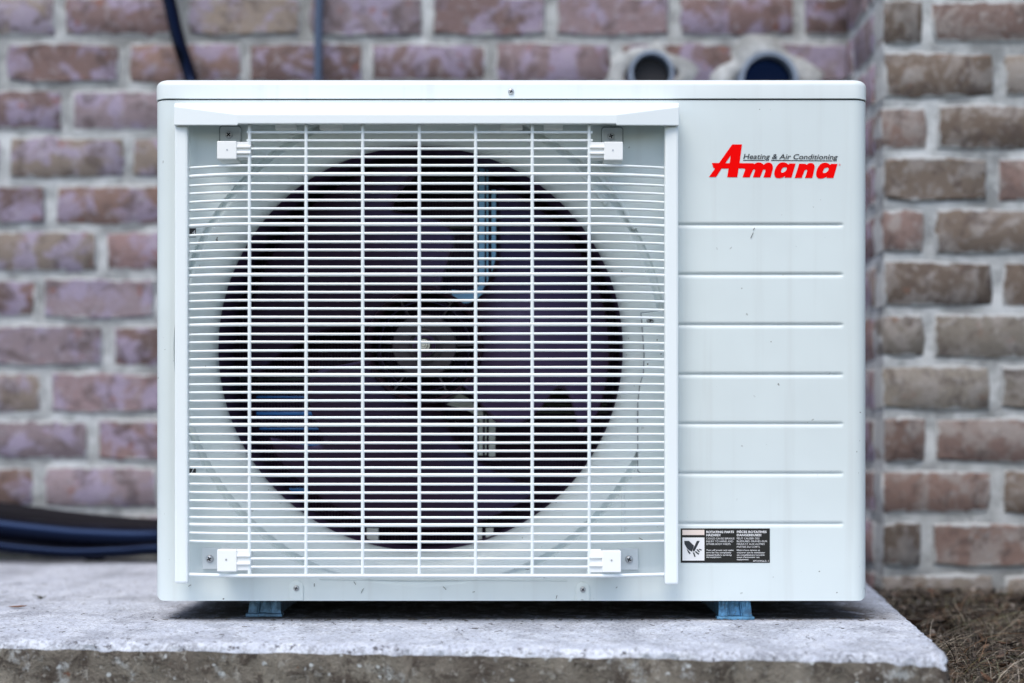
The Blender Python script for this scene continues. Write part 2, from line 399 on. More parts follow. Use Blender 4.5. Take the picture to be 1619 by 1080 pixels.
pier = thing('brick_wall', 'sharper taupe brick wall projecting nearer at the right edge, beside the slab', 'wall', (XP, PY, -.08))
po = {9: 1467, 10: 1585, 8: 1580, 7: 1472, 6: 1570, 5: 1469, 4: 1577, 3: 1469, 2: 1574, 1: 1472, 0: 1575, -1: 1465, -2: 1580, 11: 1470, 12: 1582, 13: 1468}
XR = 2.3
for k in range(-2, 32):
    z = Z0 + PITCH * k + PITCH / 2
    j = px2x(po.get(k, 1580 if k % 2 else 1468), PY); first = True; xa = XP
    while xa < XR:
        w = j - xa - (.006 if first else .0125); xc = (xa + j) / 2 + (-.003 if first else 0)
        if k <= 12 and xa < 1.45: lay(pier, xc, z, w, PY, 0, PC)
        else: stuff_p.append((xc, z, w))
        xa = j; j = j + .2092 + rb.uniform(-.003, .003); first = False
    # the return, going back to the rear wall
    longf = px2x(po.get(k, 1580 if k % 2 else 1468), PY) - XP > .14
    cuts = [PY + .052, PY + .10 if longf else PY + .20, WY] if False else ([PY + .048, PY + .10, WY] if longf else [PY + .048, PY + .20, WY])
    for a, b in zip(cuts[:-1], cuts[1:]):
        w = b - a - .012
        if w > .03 and k <= 12: lay(pier, XP, z, 0, 0, 0, PC) if False else None
        if w > .03:
            if k <= 12:
                o = lay(pier, XP, z, w, (a + b) / 2, -math.pi / 2, WC)
            else: pass
m = MB(); m.box((XP + .004, PY + .004, -.3), (XR, WY + .09, 2.6)); part('mortar', m, M['mortar'], pier)
joined_bricks(stuff_p, PY, 'x', pier).data.materials[0] = M['brick_tan']
joined_bricks([(PY + .125, Z0 + PITCH * k + PITCH / 2, .13) for k in range(13, 32)], 0, 'y', pier, XP)

# ---- wall penetrations with mortar collars
def sleeve(px, py, rad, label, inner):
    c = P(px, py, WY); t = thing('pipe_sleeve', label, 'pipe', (c.x, WY, c.z), 'pipe sleeves through the brick wall')
    m = MB(); n = 28; ls = []
    for q, y in ((rad * 1.85, WY + .006), (rad * 1.55, WY - .003), (rad * 1.18, WY - .009), (rad * 1.02, WY - .006)):
        ls.append([(c.x + q * (1 + .45 * noise.noise(Vector((math.cos(a) * 2, math.sin(a) * 2, q * 9 + px)))) * math.cos(a), y, c.z + q * (1 + .25 * noise.noise(Vector((math.cos(a) * 2, math.sin(a) * 2, q * 9 + px)))) * math.sin(a)) for a in [2 * math.pi * i / n for i in range(n)]])
    m.loft(ls); part('mortar_collar', m, M['mortar'], t, 60)
    m = MB(); ls = []
    for q, y in ((rad, WY + .02), (rad, WY - .05), (rad * .86, WY - .05), (rad * .84, WY + .02)):
        ls.append([(c.x + q * math.cos(2 * math.pi * i / n), y, c.z + q * math.sin(2 * math.pi * i / n)) for i in range(n)])
    m.loft(ls); part('pipe_end', m, M['pvc'], t, 40)
    m = MB(); m.cyl((c.x, 0, c.z), rad * .80, WY - .03, WY + .02, 24); part('pipe_bore', m, inner, t)
    return t
sleeve(1026, 126, .037, 'left of the two grey pipe sleeves in the wall above the lid, dark bore', M['dark'])
sleeve(1208, 138, .049, 'right grey pipe sleeve in the wall, next to the nearer brick wall', M['hose'])

# ---- insulated refrigerant lines and hoses
def smooth_path(pts, n=10):
    pts = [Vector(p) for p in pts]; out = []
    for i in range(len(pts) - 1):
        p0, p1, p2, p3 = pts[max(i - 1, 0)], pts[i], pts[i + 1], pts[min(i + 2, len(pts) - 1)]
        for k in range(n):
            t = k / n; out.append(.5 * ((2 * p1) + (p2 - p0) * t + (2 * p0 - 5 * p1 + 4 * p2 - p3) * t * t + (3 * p1 - p0 - 3 * p2 + p3) * t ** 3))
    return out + [pts[-1]]
def hose(name, pts, r, mat, label, cat):
    m = MB(); m.tube(smooth_path(pts), r, 14); return tag(part(name, m, mat, None, 60), label, cat)
yb = WY - .045
hose('insulated_pipe', [P(250, -260, yb), P(258, -60, yb), P(272, 20, yb), P(284, 70, yb), P(303, 130, yb), P(335, 260, yb - .06), P(350, 500, yb - .12), P(352, 760, yb - .16)], .0115, M['hose'],
     'black insulated pipe curving down the wall behind the upper left of the white cabinet', 'pipe')
hose('metal_conduit', [P(508, -300, yb + .02), P(505, -60, yb + .02), P(503, 120, yb + .02), P(503, 500, yb + .02), P(503, 860, yb + .02)], .0072, M['tubeblue'],
     'thin straight grey blue conduit running vertically down the wall behind the lid', 'conduit')
yh = .77
hose('drain_hose', [P(-260, 806, yh), P(-90, 824, yh), P(0, 836, yh), P(70, 844, yh), P(140, 850, yh), P(250, 852, yh), P(380, 838, yh - .02), P(520, 800, yh)], .0225, M['hose'],
     'thick black rubber hose across the slab at the wall foot left of the cabinet', 'hose')
hose('thin_black_hose', [P(-260, 852, yh - .03), P(-60, 858, yh - .03), P(30, 868, yh - .035), P(110, 874, yh - .035), P(190, 872, yh - .03), P(260, 868, yh - .03), P(420, 872, yh - .02)], .0095, M['hose'],
     'thin black hose sagging below the thick black hose left of the cabinet', 'hose')
hose('black_cable', [P(-260, 790, yh + .04), P(-60, 806, yh + .04), P(40, 818, yh + .04), P(120, 828, yh + .04), P(200, 836, yh + .03), P(300, 842, yh + .03)], .020, M['matt'],
     'black cable lying along the top and back of the thick hose', 'cable')
# small block the hoses rest on
m = MB(); a = P(150, 888, .80); m.box((a.x - .013, .785, 0), (a.x + .013, .815, .020)); tag(part('wood_block', m, M['matt'], None, bevel=.002), 'small dark block under the black hoses on the slab', 'block')

# ================================================================== AIR CONDITIONER
zb, zt = P(0, 950).z, P(0, 158.5).z
xl, xr = P(243.5, 0).x, P(1373.5, 0).x
DEP = .30
ac = thing('air_conditioner', 'white outdoor air conditioner with a round fan behind a wire guard on the slab', 'air conditioner', ((xl + xr) / 2, DEP / 2, 0))

# casing: sides, rounded corners, left strip, right panel with pressed grooves
GR = [355.5, 434, 513.5, 592, 670, 748.5, 828]
m = MB(); rc = .017
zrow = []
for g in GR: zrow += [(g - 6, 0.0), (g - 2.8, 0.0), (g - 2.0, .0006), (g - .4, .0017), (g + .4, .0017), (g + 3.0, .0006), (g + 4.2, 0.0), (g + 8, 0)]
rows = [(158.5, 0)] + [(250, 0)] + zrow + [(890, 0), (930, 0), (938, 0), (944, 0), (948, 0), (950, 0)]
def col(x, y, amp, nrmx=0):
    out = []
    for py, d in rows:
        z = P(0, py).z
        ex = min(x - xl, xr - x); rr = .010                      # lower corner radius
        if ex < rr: lo = zb + rr - math.sqrt(max(0, rr * rr - (rr - ex) ** 2)); z = max(z, lo - 0) if py > 900 else z
        out.append((x, y + d * amp, z))
    return out
cols = [col(xl, DEP, 0), col(xl, rc, 0)]
for k in range(1, 8):
    a = R(90 * k / 8); cols.append(col(xl + rc * (1 - math.cos(a)), rc * (1 - math.sin(a)), 0))
cols += [col(xl + rc, 0, 0), col(xl + rc + .0008, 0, 0), col(P(270.05, 0).x, 0, 0)]
m.loft(cols, False)
cols = [col(P(1062, 0).x, 0, 1), col(P(1200, 0).x, 0, 1), col(P(1324, 0).x, 0, 1), col(P(1329, 0).x, 0, .8), col(P(1332, 0).x, 0, .4), col(P(1334, 0).x, 0, 0), col(P(1336, 0).x, 0, 0), col(xr - rc - .0015, 0, 0), col(xr - rc, 0, 0)]
for k in range(7, 0, -1):
    a = R(90 * k / 8); cols.append(col(xr - rc * (1 - math.cos(a)), rc * (1 - math.sin(a)), 0))
cols += [col(xr, rc, 0), col(xr, DEP, 0)]
m.loft(cols, False)
m.box((xl, DEP - .002, zb), (xr, DEP, zt))
part('casing', m, M['cabinet'], ac, 50)
# fan panel: polar sheet from the bell mouth out to the rectangle
m = MB(); cx, cy = 665.0, 551.0
x0, x1, y0, y1 = 270.0, 1062.0, 158.5, 950.0
angs = sorted(set([2 * math.pi * i / 240 for i in range(240)] + [math.atan2(cy - yy, xx - cx) % (2 * math.pi) for xx in (x0, x1) for yy in (y0, y1)]))
prof = [(319.5, .040), (320.0, .032), (321.5, .026), (325, .0200), (331, .0145), (340, .0095), (351, .0055), (363, .0024), (373, .0006), (376, 0), (378.3, 0), (379.5, .0022), (382, .0052), (387, .0056), (389.5, .0020), (390.6, 0), (392.2, 0)]
loops = []
for r, dp in prof: loops.append([P(cx + r * math.cos(a), cy - r * math.sin(a), dp if r < 376 else dp * min(1, max(0, (912 - (cy - r * math.sin(a))) / 10)) * min(1, max(0, ((cy - r * math.sin(a)) - 172) / 12))) for a in angs])
edge = []
for a in angs:
    c_, s_ = math.cos(a), math.sin(a)
    t = min(((x1 - cx) / c_ if c_ > 1e-9 else 1e9), ((x0 - cx) / c_ if c_ < -1e-9 else 1e9), ((cy - y0) / s_ if s_ > 1e-9 else 1e9), ((y1 - cy) / -s_ if s_ < -1e-9 else 1e9))
    edge.append(P(cx + t * c_, cy - t * s_, 0))
loops.append(edge); m.loft(loops)
part('fan_panel', m, M['cabinet'], ac, 50)
m = MB(); LC = P(665, 551, .040)
m.loft([[(LC.x + q * math.cos(2 * math.pi * i / 96), y, LC.z + q * math.sin(2 * math.pi * i / 96)) for i in range(96)] for q, y in ((319.8 * Sc(.04), .038), (322 * Sc(.04), .06), (324 * Sc(.04), .16), (345 * Sc(.04), .18), (350 * Sc(.04), .235))], True, False, False)
part('fan_shroud', m, M['black'], ac, 40)
# heat exchanger behind the fan: finned block, joined fins
m = MB(); m.box((LC.x - .28, .222, LC.z - .27), (LC.x + .28, .24, LC.z + .27))
for i in range(130):
    x = LC.x - .26 + i * .004; m.box((x, .214, LC.z - .255), (x + .0006, .222, LC.z + .255))
part('coil_fins', m, M['coil'], ac, kind='stuff')
for px0, px1, py in ((600, 780, 283), (600, 780, 303), (630, 745, 360), (820, 960, 640), (760, 985, 652), (780, 985, 700), (380, 560, 600), (380, 560, 618)):
    m = MB(); a, b = P(px0, py, .20), P(px1, py, .20); m.tube([a, b], .0021, 8); part('coil_tube', m, M['rail'], ac, 60)
for px0, px1, py, hh in ((405, 484, 628, 1.5), (405, 494, 654, 3), (410, 508, 678, 1.8), (428, 514, 703, 3.2), (436, 560, 775, 3)):
    m = MB(); m.pbox(px0, py - hh, px1, py + hh, .150, .156); part('blue_gap_light', m, M['blue'], ac, bevel=.001)  # added strips; blue colour stands in for light coming through the coil
# motor bracket
br = None
m = MB()
for xa, xb, yt, ybt in ((757, 766, 240, 466), (769, 772, 252, 448), (777, 784, 300, 430)): m.pbox(xa, yt, xb, ybt, .138, .150)
m.mi = 0; pts = [(766, 462), (752, 474), (737, 472), (716, 470), (714, 458), (735, 461), (750, 458), (757, 452)]
m.poly([(P(a, b, .13).x, P(a, b, .13).z) for a, b in pts], .128, .134)
m.poly([(P(a, b, .13).x, P(a, b, .13).z) for a, b in ((714, 466), (752, 474), (742, 480), (726, 481))], .120, .126)
part('motor_bracket', m, M['bracket'], ac)
m = MB(); m.poly([(P(a, b, .13).x, P(a, b, .13).z) for a, b in ((706, 640), (726, 622), (738, 628), (764, 652), (764, 660), (736, 648))], .125, .131)
for xa, xb, yt, ybt in ((757, 763, 650, 720), (767, 769, 655, 720), (773, 783, 662, 722)): m.pbox(xa, yt, xb, ybt, .138, .150)
part('motor_bracket', m, M['pale'], ac)
for xa, xb in ((580, 598), (755, 762), (768, 780)):
    m = MB(); m.pbox(xa, 835, xb, 862, .120, .130); part('bracket_foot', m, M['pale'], ac)

# ---- fan
HC = P(672, 548, .085); fs = Sc(.085)
fan = part('fan', MB().cyl((HC.x, 0, HC.z), .030, .115, .17, 32), M['black'], ac, 40)
TR = [(86, -46), (106, -46), (160, -47), (182, -45), (196, -39), (206, -30), (213, -21), (220, -17.5), (228, -17), (240, -19), (255, -23), (271, -27.5), (283, -29.5), (290, -27), (294, -20)]
LE = [(86, 43), (96, 45), (130, 46.5), (157, 49), (184, 53), (206, 57), (258, 65), (285, 70), (291, 69), (294, 60)]
TRx, TRy = zip(*TR); LEx, LEy = zip(*LE)
for kb in range(3):
    rs = list(np.concatenate([np.linspace(86, 180, 10), np.linspace(186, 294, 40)])); na = 26; vs_, fc = [], []
    for r in rs:
        a0, a1 = np.interp(r, TRx, TRy), np.interp(r, LEx, LEy)
        for i in range(na + 1):
            a = a0 + (a1 - a0) * i / na; u = (a + 47) / 100
            y = .058 + .080 * u + .010 * math.sin(math.pi * u) * (r - 86) / 208
            q = R(a + 120 * kb); vs_.append((HC.x + r * fs * math.cos(q), y, HC.z + r * fs * math.sin(q)))
    for j in range(len(rs) - 1):
        for i in range(na): fc.append((j * (na + 1) + i, j * (na + 1) + i + 1, (j + 1) * (na + 1) + i + 1, (j + 1) * (na + 1) + i))
    b = part('blade', MB().add(vs_, fc), M['fan'], fan, 60)
    s = b.modifiers.new('thickness', 'SOLIDIFY'); s.thickness = .0022; s.offset = 0
def ring(c, prof_, n=64):
    return MB().loft([[(c.x + q * math.cos(2 * math.pi * i / n), y, c.z + q * math.sin(2 * math.pi * i / n)) for i in range(n)] for q, y in prof_ + [prof_[0]]])
part('hub_ring', ring(HC, [(90 * fs, .12), (90 * fs, .062), (88.5 * fs, .060), (86.5 * fs, .062), (84 * fs, .066), (82 * fs, .12)]), M['fan'], fan, 35)
part('hub_ring', ring(HC, [(72 * fs, .115), (71 * fs, .078), (70 * fs, .078), (69 * fs, .115)]), M['fan'], fan, 35)
m = MB(); m.cyl(HC, 50 * fs, .070, .115, 48)
part('hub_disc', m, M['hub'], fan, 30, bevel=.001)
part('hub_boss', ring(HC, [(27 * fs, .074), (27 * fs, .067), (24.5 * fs, .066), (22 * fs, .067), (22 * fs, .074)]), M['hub'], fan, 35)
part('hub_boss', ring(HC, [(18 * fs, .074), (18 * fs, .064), (15 * fs, .063), (12 * fs, .064), (12 * fs, .074)]), M['fan'], fan, 35)
for k, a in enumerate((1, 58, 118, 176, 236, 296)):
    q = R(a); d = Vector((math.cos(q), 0, math.sin(q))); n_ = Vector((-math.sin(q), 0, math.cos(q))) * .0009
    m = MB(); A, B = HC + d * 49 * fs, HC + d * 85 * fs
    m.loft([[(p.x, yy, p.z) for p, yy in ((A - n_, .074), (A + n_, .074), (A + n_, .11), (A - n_, .11))], [(p.x, yy, p.z) for p, yy in ((B - n_, .068), (B + n_, .068), (B + n_, .11), (B - n_, .11))]], True, True, True)
    part('hub_spoke', m, M['hub'], fan)
m = MB(); m.cyl(HC, 9.5 * fs, .060, .064, 24); part('washer', m, M['nut'], fan, 40)
m = MB(); m.cyl(HC, 7.2 * fs, .052, .060, 6); m.cyl(HC, 3.6 * fs, .049, .056, 16); part('nut', m, M['nut'], fan, 30, bevel=.0005)

# ---- screws
def screw_mesh(mat):
    m = MB(); r = .0033; n = 20
    m.loft([[(q * math.cos(2 * math.pi * i / n), y, q * math.sin(2 * math.pi * i / n)) for i in range(n)] for q, y in ((r * 1.0, 0), (r, -.0009), (r * .86, -.0017), (r * .5, -.0022))], True, False, True)
    m.mi = 1
    m.box((-r * .58, -.00245, -r * .15), (r * .58, -.0020, r * .15)); m.box((-r * .15, -.0025, -r * .58), (r * .15, -.0020, r * .58))
    return m.mesh('screw', [mat, M['recess']], 40)
scr = screw_mesh(M['steel'])
def screw(px, py, y, rot=0, s=1.0, parent=ac):
    o = bpy.data.objects.new('screw', scr); C.objects.link(o); o.parent = parent; o.location = P(px, py, y) - (Vector(parent.location) if parent is ac else Vector())
    o.rotation_euler = (0, rot, 0); o.scale = (s, s, s); return o

# ---- lid
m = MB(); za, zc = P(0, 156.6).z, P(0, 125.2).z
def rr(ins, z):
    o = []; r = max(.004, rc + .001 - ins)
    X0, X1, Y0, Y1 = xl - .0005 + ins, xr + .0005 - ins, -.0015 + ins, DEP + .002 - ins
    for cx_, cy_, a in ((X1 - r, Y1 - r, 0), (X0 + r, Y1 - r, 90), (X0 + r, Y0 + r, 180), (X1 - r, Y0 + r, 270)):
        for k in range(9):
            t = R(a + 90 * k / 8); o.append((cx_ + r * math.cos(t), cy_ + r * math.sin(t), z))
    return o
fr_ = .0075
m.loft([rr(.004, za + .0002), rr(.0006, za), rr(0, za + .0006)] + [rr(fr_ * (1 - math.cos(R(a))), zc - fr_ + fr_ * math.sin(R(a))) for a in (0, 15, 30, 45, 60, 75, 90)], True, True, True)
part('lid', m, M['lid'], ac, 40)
screw(808, 145, -.0018, .4, 1.0)
m = MB(); m.loft([rr(.003, zt - .004), rr(.003, za + .001)], True, True, True); part('lid_seam', m, M['seam'], ac)
# ---- base pan and feet
m = MB(); m.loft([rr(.013, zb + .001), rr(.013, zb + .006)], True, True, True); part('base_pan', m, M['seam'], ac)
def foot_mat(name, col):
    k = N(name); c = k.coord(); f = k.noise(c, 90, 5, .7); g = k.noise(c, 260, 3, .7)
    a = k.mix(k.ramp(f, .35, .65), tuple(q * .55 for q in col), tuple(min(1, q * 1.35) for q in col)); a = k.mix(k.ramp(g, .58, .68, 0, .8), a, (.10, .09, .08))
    k.out(a, .45, .25); k.bump(f, .5, .001); return k.m
M['foot_dull'] = foot_mat('foot_dull_steel', (.12, .235, .35)); M['foot_bright'] = foot_mat('foot_blue_film', (.10, .27, .44))
def foot(pa, pb, ta, tb, mt, yf):
    m = MB(); X = lambda p: P(p, 0, yf).x; ztop = zb + .001
    for dy0, dy1 in ((0, .002),):
        a0, a1, b0, b1 = X(ta), X(tb), X(pa), X(pb); w = a1 - a0
        # front web with a recess in the middle, on a rounded flange
        for u0, u1, off in ((0, .30, 0), (.30, .34, .001), (.34, .66, .005), (.66, .70, .001), (.70, 1, 0)):
            m.loft([[(b0 + (b1 - b0) * u0 + (.002 if u0 == 0 else 0), yf + .004 + off, .0035), (b0 + (b1 - b0) * u1 - (.002 if u1 == 1 else 0), yf + .004 + off, .0035), (b0 + (b1 - b0) * u1 - (.002 if u1 == 1 else 0), yf + .012, .0035), (b0 + (b1 - b0) * u0 + (.002 if u0 == 0 else 0), yf + .012, .0035)],
                    [(a0 + w * u0, yf + .009 + off, ztop), (a0 + w * u1, yf + .009 + off, ztop), (a0 + w * u1, yf + .016, ztop), (a0 + w * u0, yf + .016, ztop)]], True, True, True)
        m.box((b0, yf, 0), (b1, yf + .014, .0036)); m.box((b0 + .006, yf + .006, .0), (b0 + .009, DEP + .01, ztop)); m.box((b1 - .009, yf + .006, 0), (b1 - .006, DEP + .01, ztop))
        m.box((b0, DEP, 0), (b1, DEP + .014, .0036))
    return part('foot', m, mt, ac, bevel=.0009)
foot(388, 446, 394, 442, M['foot_dull'], .036); foot(1134, 1193, 1138, 1188, M['foot_bright'], .008)
# under-tabs for the two lower screws
for px, py in ((468.5, 930), (921.5, 932)):
    m = MB(); a = P(px - 11.5, 950, 0); b = P(px + 11.5, py - 12, 0); r = 11.5 * S0; cz = b.z - r; ccx = (a.x + b.x) / 2
    out = [(a.x, a.z + .0006)] + [(ccx - r * math.cos(R(t)), cz + r * math.sin(R(t))) for t in range(0, 181, 15)] + [(b.x, a.z + .0006)]
    m.loft([[(x, .001, z) for x, z in out], [(x, -.0009, z) for x, z in out], [(ccx + (x - ccx) * .90, -.0016, z - (.0008 if z > a.z + .001 else 0)) for x, z in out]], True, False, True)
    part('screw_tab', m, M['cabinet'], ac, 40); screw(px, py, -.0016, .3 if px < 600 else .75)
# service plate on the right of the fan
m = MB(); m.poly([(P(a, b).x, P(a, b).z) for a, b in ((1012.6, 494), (1049, 490.4), (1061, 490.4), (1061, 748.6), (1011, 748.6), (1007.4, 745), (1007.4, 640), (1010.4, 610), (1016.4, 590), (1017.4, 560), (1013.4, 505))], -.0006, .001)
part('plate_edge_shade', m, M['slot_and_edge_shade'], ac)  # dark rim added behind the plate, edge shade put into its colour
m = MB(); m.poly([(P(a, b).x, P(a, b).z) for a, b in ((1014, 496), (1049, 492), (1060, 492), (1060, 747), (1012, 747), (1009, 744), (1009, 640), (1012, 610), (1018, 590), (1019, 560), (1015, 505))], -.0030, .001)
part('access_plate', m, M['cabinet'], ac, bevel=.0006); screw(1028, 506, -.0031, .2, 1.3)
# pressed ribs
for pts in ([(985, 770), (985, 800), (985, 842)], [(905, 258), (930, 288), (958, 324)], [(905, 268), (935, 300), (962, 330), (985, 350), (1003, 362)] and [(940, 250), (962, 285), (985, 325), (1003, 362)]):
    m = MB(); m.tube([P(a, b, .0004) for a, b in pts], .0024, 8); part('pressed_rib', m, M['cabinet'], ac, 60)
for xa, xb in ((435, 468), (505, 540), (791, 826), (860, 890)):
    m = MB(); m.pbox(xa, 190, xb, 204, -.008, .001); part('header_hook', m, M['clip'], ac, bevel=.0006)
# number stickers at the left rail
def text_mesh(s, px0, px1, base, cap, y, mat, parent, name='lettering', shear=0.0, bold=0.0, thick=.00015, base2=None):
    cu = bpy.data.curves.new('t', 'FONT'); cu.body = s; cu.size = 1; cu.shear = shear; cu.offset = bold; cu.resolution_u = 3
    ob = bpy.data.objects.new('t', cu); C.objects.link(ob)
    dg = bpy.context.evaluated_depsgraph_get(); dg.update()
    me = bpy.data.meshes.new_from_object(ob.evaluated_get(dg)); C.objects.unlink(ob); bpy.data.objects.remove(ob)
    co = np.array([v.co[:] for v in me.vertices]); x0_, x1_ = co[:, 0].min(), co[:, 0].max()
    capu = .729
    A = P(px0, base, y); B = P(px1, base if base2 is None else base2, y); kx = (B.x - A.x) / (x1_ - x0_); kz = cap * Sc(y) / capu
    for v in me.vertices:
        u = (v.co.x - x0_) * kx; v.co = Vector((A.x + u, y, A.z + v.co.y * kz + (B.z - A.z) * u / max(1e-6, B.x - A.x)))
    me.name = name; me.materials.clear(); me.materials.append(mat)
    return part(name, me, mat, parent)
for py, d, xx in ((368, '4', 304), (744, '7', 302)):
    m = MB(); m.pbox(293, py - 7, 309.5, py + 7, -.0006, .001); st = part('number_sticker', m, M['recess'], ac)
    text_mesh(d, xx, xx + 5, py + 3.5, 8, -.0009, M['labelwhite'], st)

# ---- fan guard
GY, GE = -.036, -.020
gd = part('fan_guard', (lambda m: m)(MB()).box((0, 0, 0), (0, 0, 0)) if False else MB().pbox(283, 186, 1064, 194, -.018, -.004), M['guard'], ac, bevel=.001)
def wire(py, r, xa=297, xb=1051, short=False, wob=0):
    z = P(0, py, GY).z; X = lambda p, y=GY: P(p, 0, y).x
    if short: pts = [(X(xa), GY, z), (X((xa + xb) / 2), GY, z), (X(xb), GY, z)]
    else:
        e0, e1 = X(xa - 4, GE), X(xb + 4, GE); k0, k1 = X(394), X(932)
        pts = [(e0, GE, z)]
        for t in (.25, .5, .75, .9): pts.append((e0 + (k0 - e0) * t, GE + (GY - GE) * math.sin(t * math.pi / 2), z))
        pts += [(k0, GY, z), (X(530), GY, z), (X(663), GY, z), (X(800), GY, z), (k1, GY, z)]
        for t in (.9, .75, .5, .25): pts.append((e1 + (k1 - e1) * t, GE + (GY - GE) * math.sin(t * math.pi / 2), z))
        pts.append((e1, GE, z))
    pts = [(x, y, zz + wob * math.sin(x * 7 + py)) for x, y, zz in pts]
    m = MB(); m.tube(pts, r, 10); return part('guard_wire', m, M['guard'], gd, 60)
for py in (209.5, 222.5, 235.5, 248.4): wire(py, .00150, 390, 937, True)
full = [261.8] + [275.7]; thick = {275.7}
anch = [275.7, 354.6, 433.9, 513.0, 592.6, 671.8, 751.1, 830.3]
for a, b in zip(anch[:-1], anch[1:]):
    thick.add(b)
    for i in range(1, 7): full.append(a + (b - a) * (i + (.12 if i < 6 else 0)) / 6)
full += [843.9, 856.9]
for py in full: wire(py, .0021 if py in thick or abs(py - 592.6) < .1 else .00150, wob=random.uniform(-.0004, .0004))
for py in (870.5, 883.5, 896.5): wire(py, .00150, 376, 950, True)
wire(910.3, .0021)
for px in (394.5, 484, 573.5, 663, 752, 841.5, 931.5):
    m = MB(); a, b = P(px, 190, GY), P(px, 911, GY); m.tube([a, (a + b) / 2, b], .0020, 10); part('guard_wire', m, M['guard'], gd, 60)
for xa, xb, yb_ in ((275.5, 297, 923), (1051, 1073, 925)):
    m = MB(); m.pbox(xa, 194, xb, yb_, -.028, -.018); part('side_rail', m, M['guard'], gd, bevel=.0026)
m = MB()
Xh = lambda p, y: P(p, 0, y).x
cl = []
for px, yf, cr, bt, tf in ((275, -.032, 168, 198, -.028), (375, -.046, 181, 198, -.036), (376, -.046, 181, 195.5, -.036), (974, -.046, 181.5, 195.5, -.036), (975, -.046, 181.5, 198, -.036), (1074, -.032, 169, 198.5, -.028)):
    cl.append([(Xh(px, yf), -.002, P(0, 162.5, tf).z), (Xh(px, yf), tf, P(0, 162.5, tf).z), (Xh(px, yf), yf, P(0, cr, yf).z), (Xh(px, yf), yf, P(0, bt, yf).z)])
m.loft(cl, False); hb = part('header_bar', m, M['guard'], gd)
sm_ = hb.modifiers.new('shell', 'SOLIDIFY'); sm_.thickness = .0024; sm_.offset = -1
bv = hb.modifiers.new('bevel', 'BEVEL'); bv.width = .0008; bv.segments = 2; bv.limit_method = 'ANGLE'; bv.angle_limit = R(25)
for xa, xb in ((275, 277.5), (1071.5, 1074)):
    m = MB(); m.pbox(xa, 164.5, xb, 197.5, -.031, -.001); part('header_end', m, M['guard'], gd, bevel=.0006)
m = MB(); m.tube([P(505, 916, -.0002), P(700, 917, -.0002), P(897, 918, -.0002)], .0007, 6); part('pressed_rib', m, M['cabinet'], ac, 60)

# ---- clips
def clip(tabrect, sx, sy, box, arm, dot, tabr=4):
    m = MB(); o = prl(tabrect[0] - 1.6, tabrect[1] - 1.6, tabrect[2] + 1.6, tabrect[3] + 1.0, tabr + 1, -.001); m.poly(o, -.001, .0005); (part('tab_slot', m, M['slot_and_edge_shade'], ac) if tabr > 2 else 0); m = MB(); o = prl(*tabrect, tabr, -.006); m.poly(o, -.006, -.0005); tb = part('mounting_tab', m, M['tab'], ac, bevel=.0005); screw(sx, sy, -.0062, random.uniform(0, 1.5), 1.3)
    m = MB(); m.poly(prl(*box, 1.5, -.040), -.040, -.012); c_ = part('guard_clip', m, M['clip'], ac, bevel=.0008)
    m = MB(); m.poly(prl(*arm, 1, -.037), -.0375, -.020); part('clip_arm', m, M['clip'], c_, bevel=.0006)
    for q in (.30, .68):
        yy = arm[1] + (arm[3] - arm[1]) * q; m = MB(); m.pbox(arm[0] + 2, yy - 1.5, arm[2] - 1, yy + 1.8, -.0400, -.036); part('clip_rib', m, M['clip'], c_, bevel=.0006)
    m = MB(); cc = P(dot[0], dot[1], -.0402); m.cyl(cc, .0011, -.0403, -.0395, 12); part('rivet_hole', m, M['steel'], c_)
clip((348, 200, 380, 228), 362, 213.5, (343, 223, 374, 251.5), (372, 224.5, 397, 249), (359, 237))
clip((952, 202, 984, 230), 966, 216, (955, 224, 985, 253), (931, 225, 957, 250), (969, 237.5))
clip((319.5, 866, 348, 900), 331.5, 883.5, (343, 869, 374, 904), (372, 869, 396.5, 902), (357.5, 885), 1)
clip((978, 867, 1009, 901), 994.5, 884.5, (952, 871, 982, 905), (930, 871, 954, 905), (967, 886), 1)

# ---- badge and lettering on the right panel
def curve_shape(name, splines, y, mat, parent):
    cu = bpy.data.curves.new('t', 'CURVE'); cu.dimensions = '2D'; cu.fill_mode = 'BOTH'
    for pts in splines:
        sp = cu.splines.new('POLY'); sp.points.add(len(pts) - 1); sp.use_cyclic_u = True
        for i, (a, b) in enumerate(pts): sp.points[i].co = (P(a, b, y).x, P(a, b, y).z, 0, 1)
    ob = bpy.data.objects.new('t', cu); C.objects.link(ob); dg = bpy.context.evaluated_depsgraph_get(); dg.update()
    me = bpy.data.meshes.new_from_object(ob.evaluated_get(dg)); C.objects.unlink(ob); bpy.data.objects.remove(ob)
    for v in me.vertices: v.co = Vector((v.co.x, y, v.co.y))
    me.materials.clear(); me.materials.append(mat); me.name = name
    return part(name, me, mat, parent)
kA = 13.492
A_ = lambda L: [(1115 + a / kA, 220 + b / kA) for a, b in L]
B_ = lambda L, dx=0, dy=0: [(1215 + (a + dx) / kA, 220 + (b + dy) / kA) for a, b in L]
yL = -.0004
am = [(575, 112), (785, 112), (733, 512), (1015, 514), (1035, 520), (1048, 532), (1085, 508), (1120, 498), (1160, 497), (1200, 508), (1232, 530), (1250, 546), (1285, 516), (1320, 502), (1360, 500), (1400, 512), (1430, 540), (1445, 580), (1444, 630), (1395, 818), (1240, 818), (1280, 695), (1285, 662), (1272, 645), (1248, 646), (1230, 665), (1170, 815), (1018, 815), (1062, 670), (1060, 648), (1040, 642), (1018, 658), (948, 815), (795, 815), (850, 655), (850, 635), (838, 627), (712, 625), (685, 812), (468, 812), (497, 628), (350, 625), (232, 808), (80, 808), (208, 628), (175, 612), (140, 508), (295, 508)]
badge = curve_shape('badge', [A_(am), A_([(542, 350), (430, 512), (520, 512)])], yL, M['red'], ac)
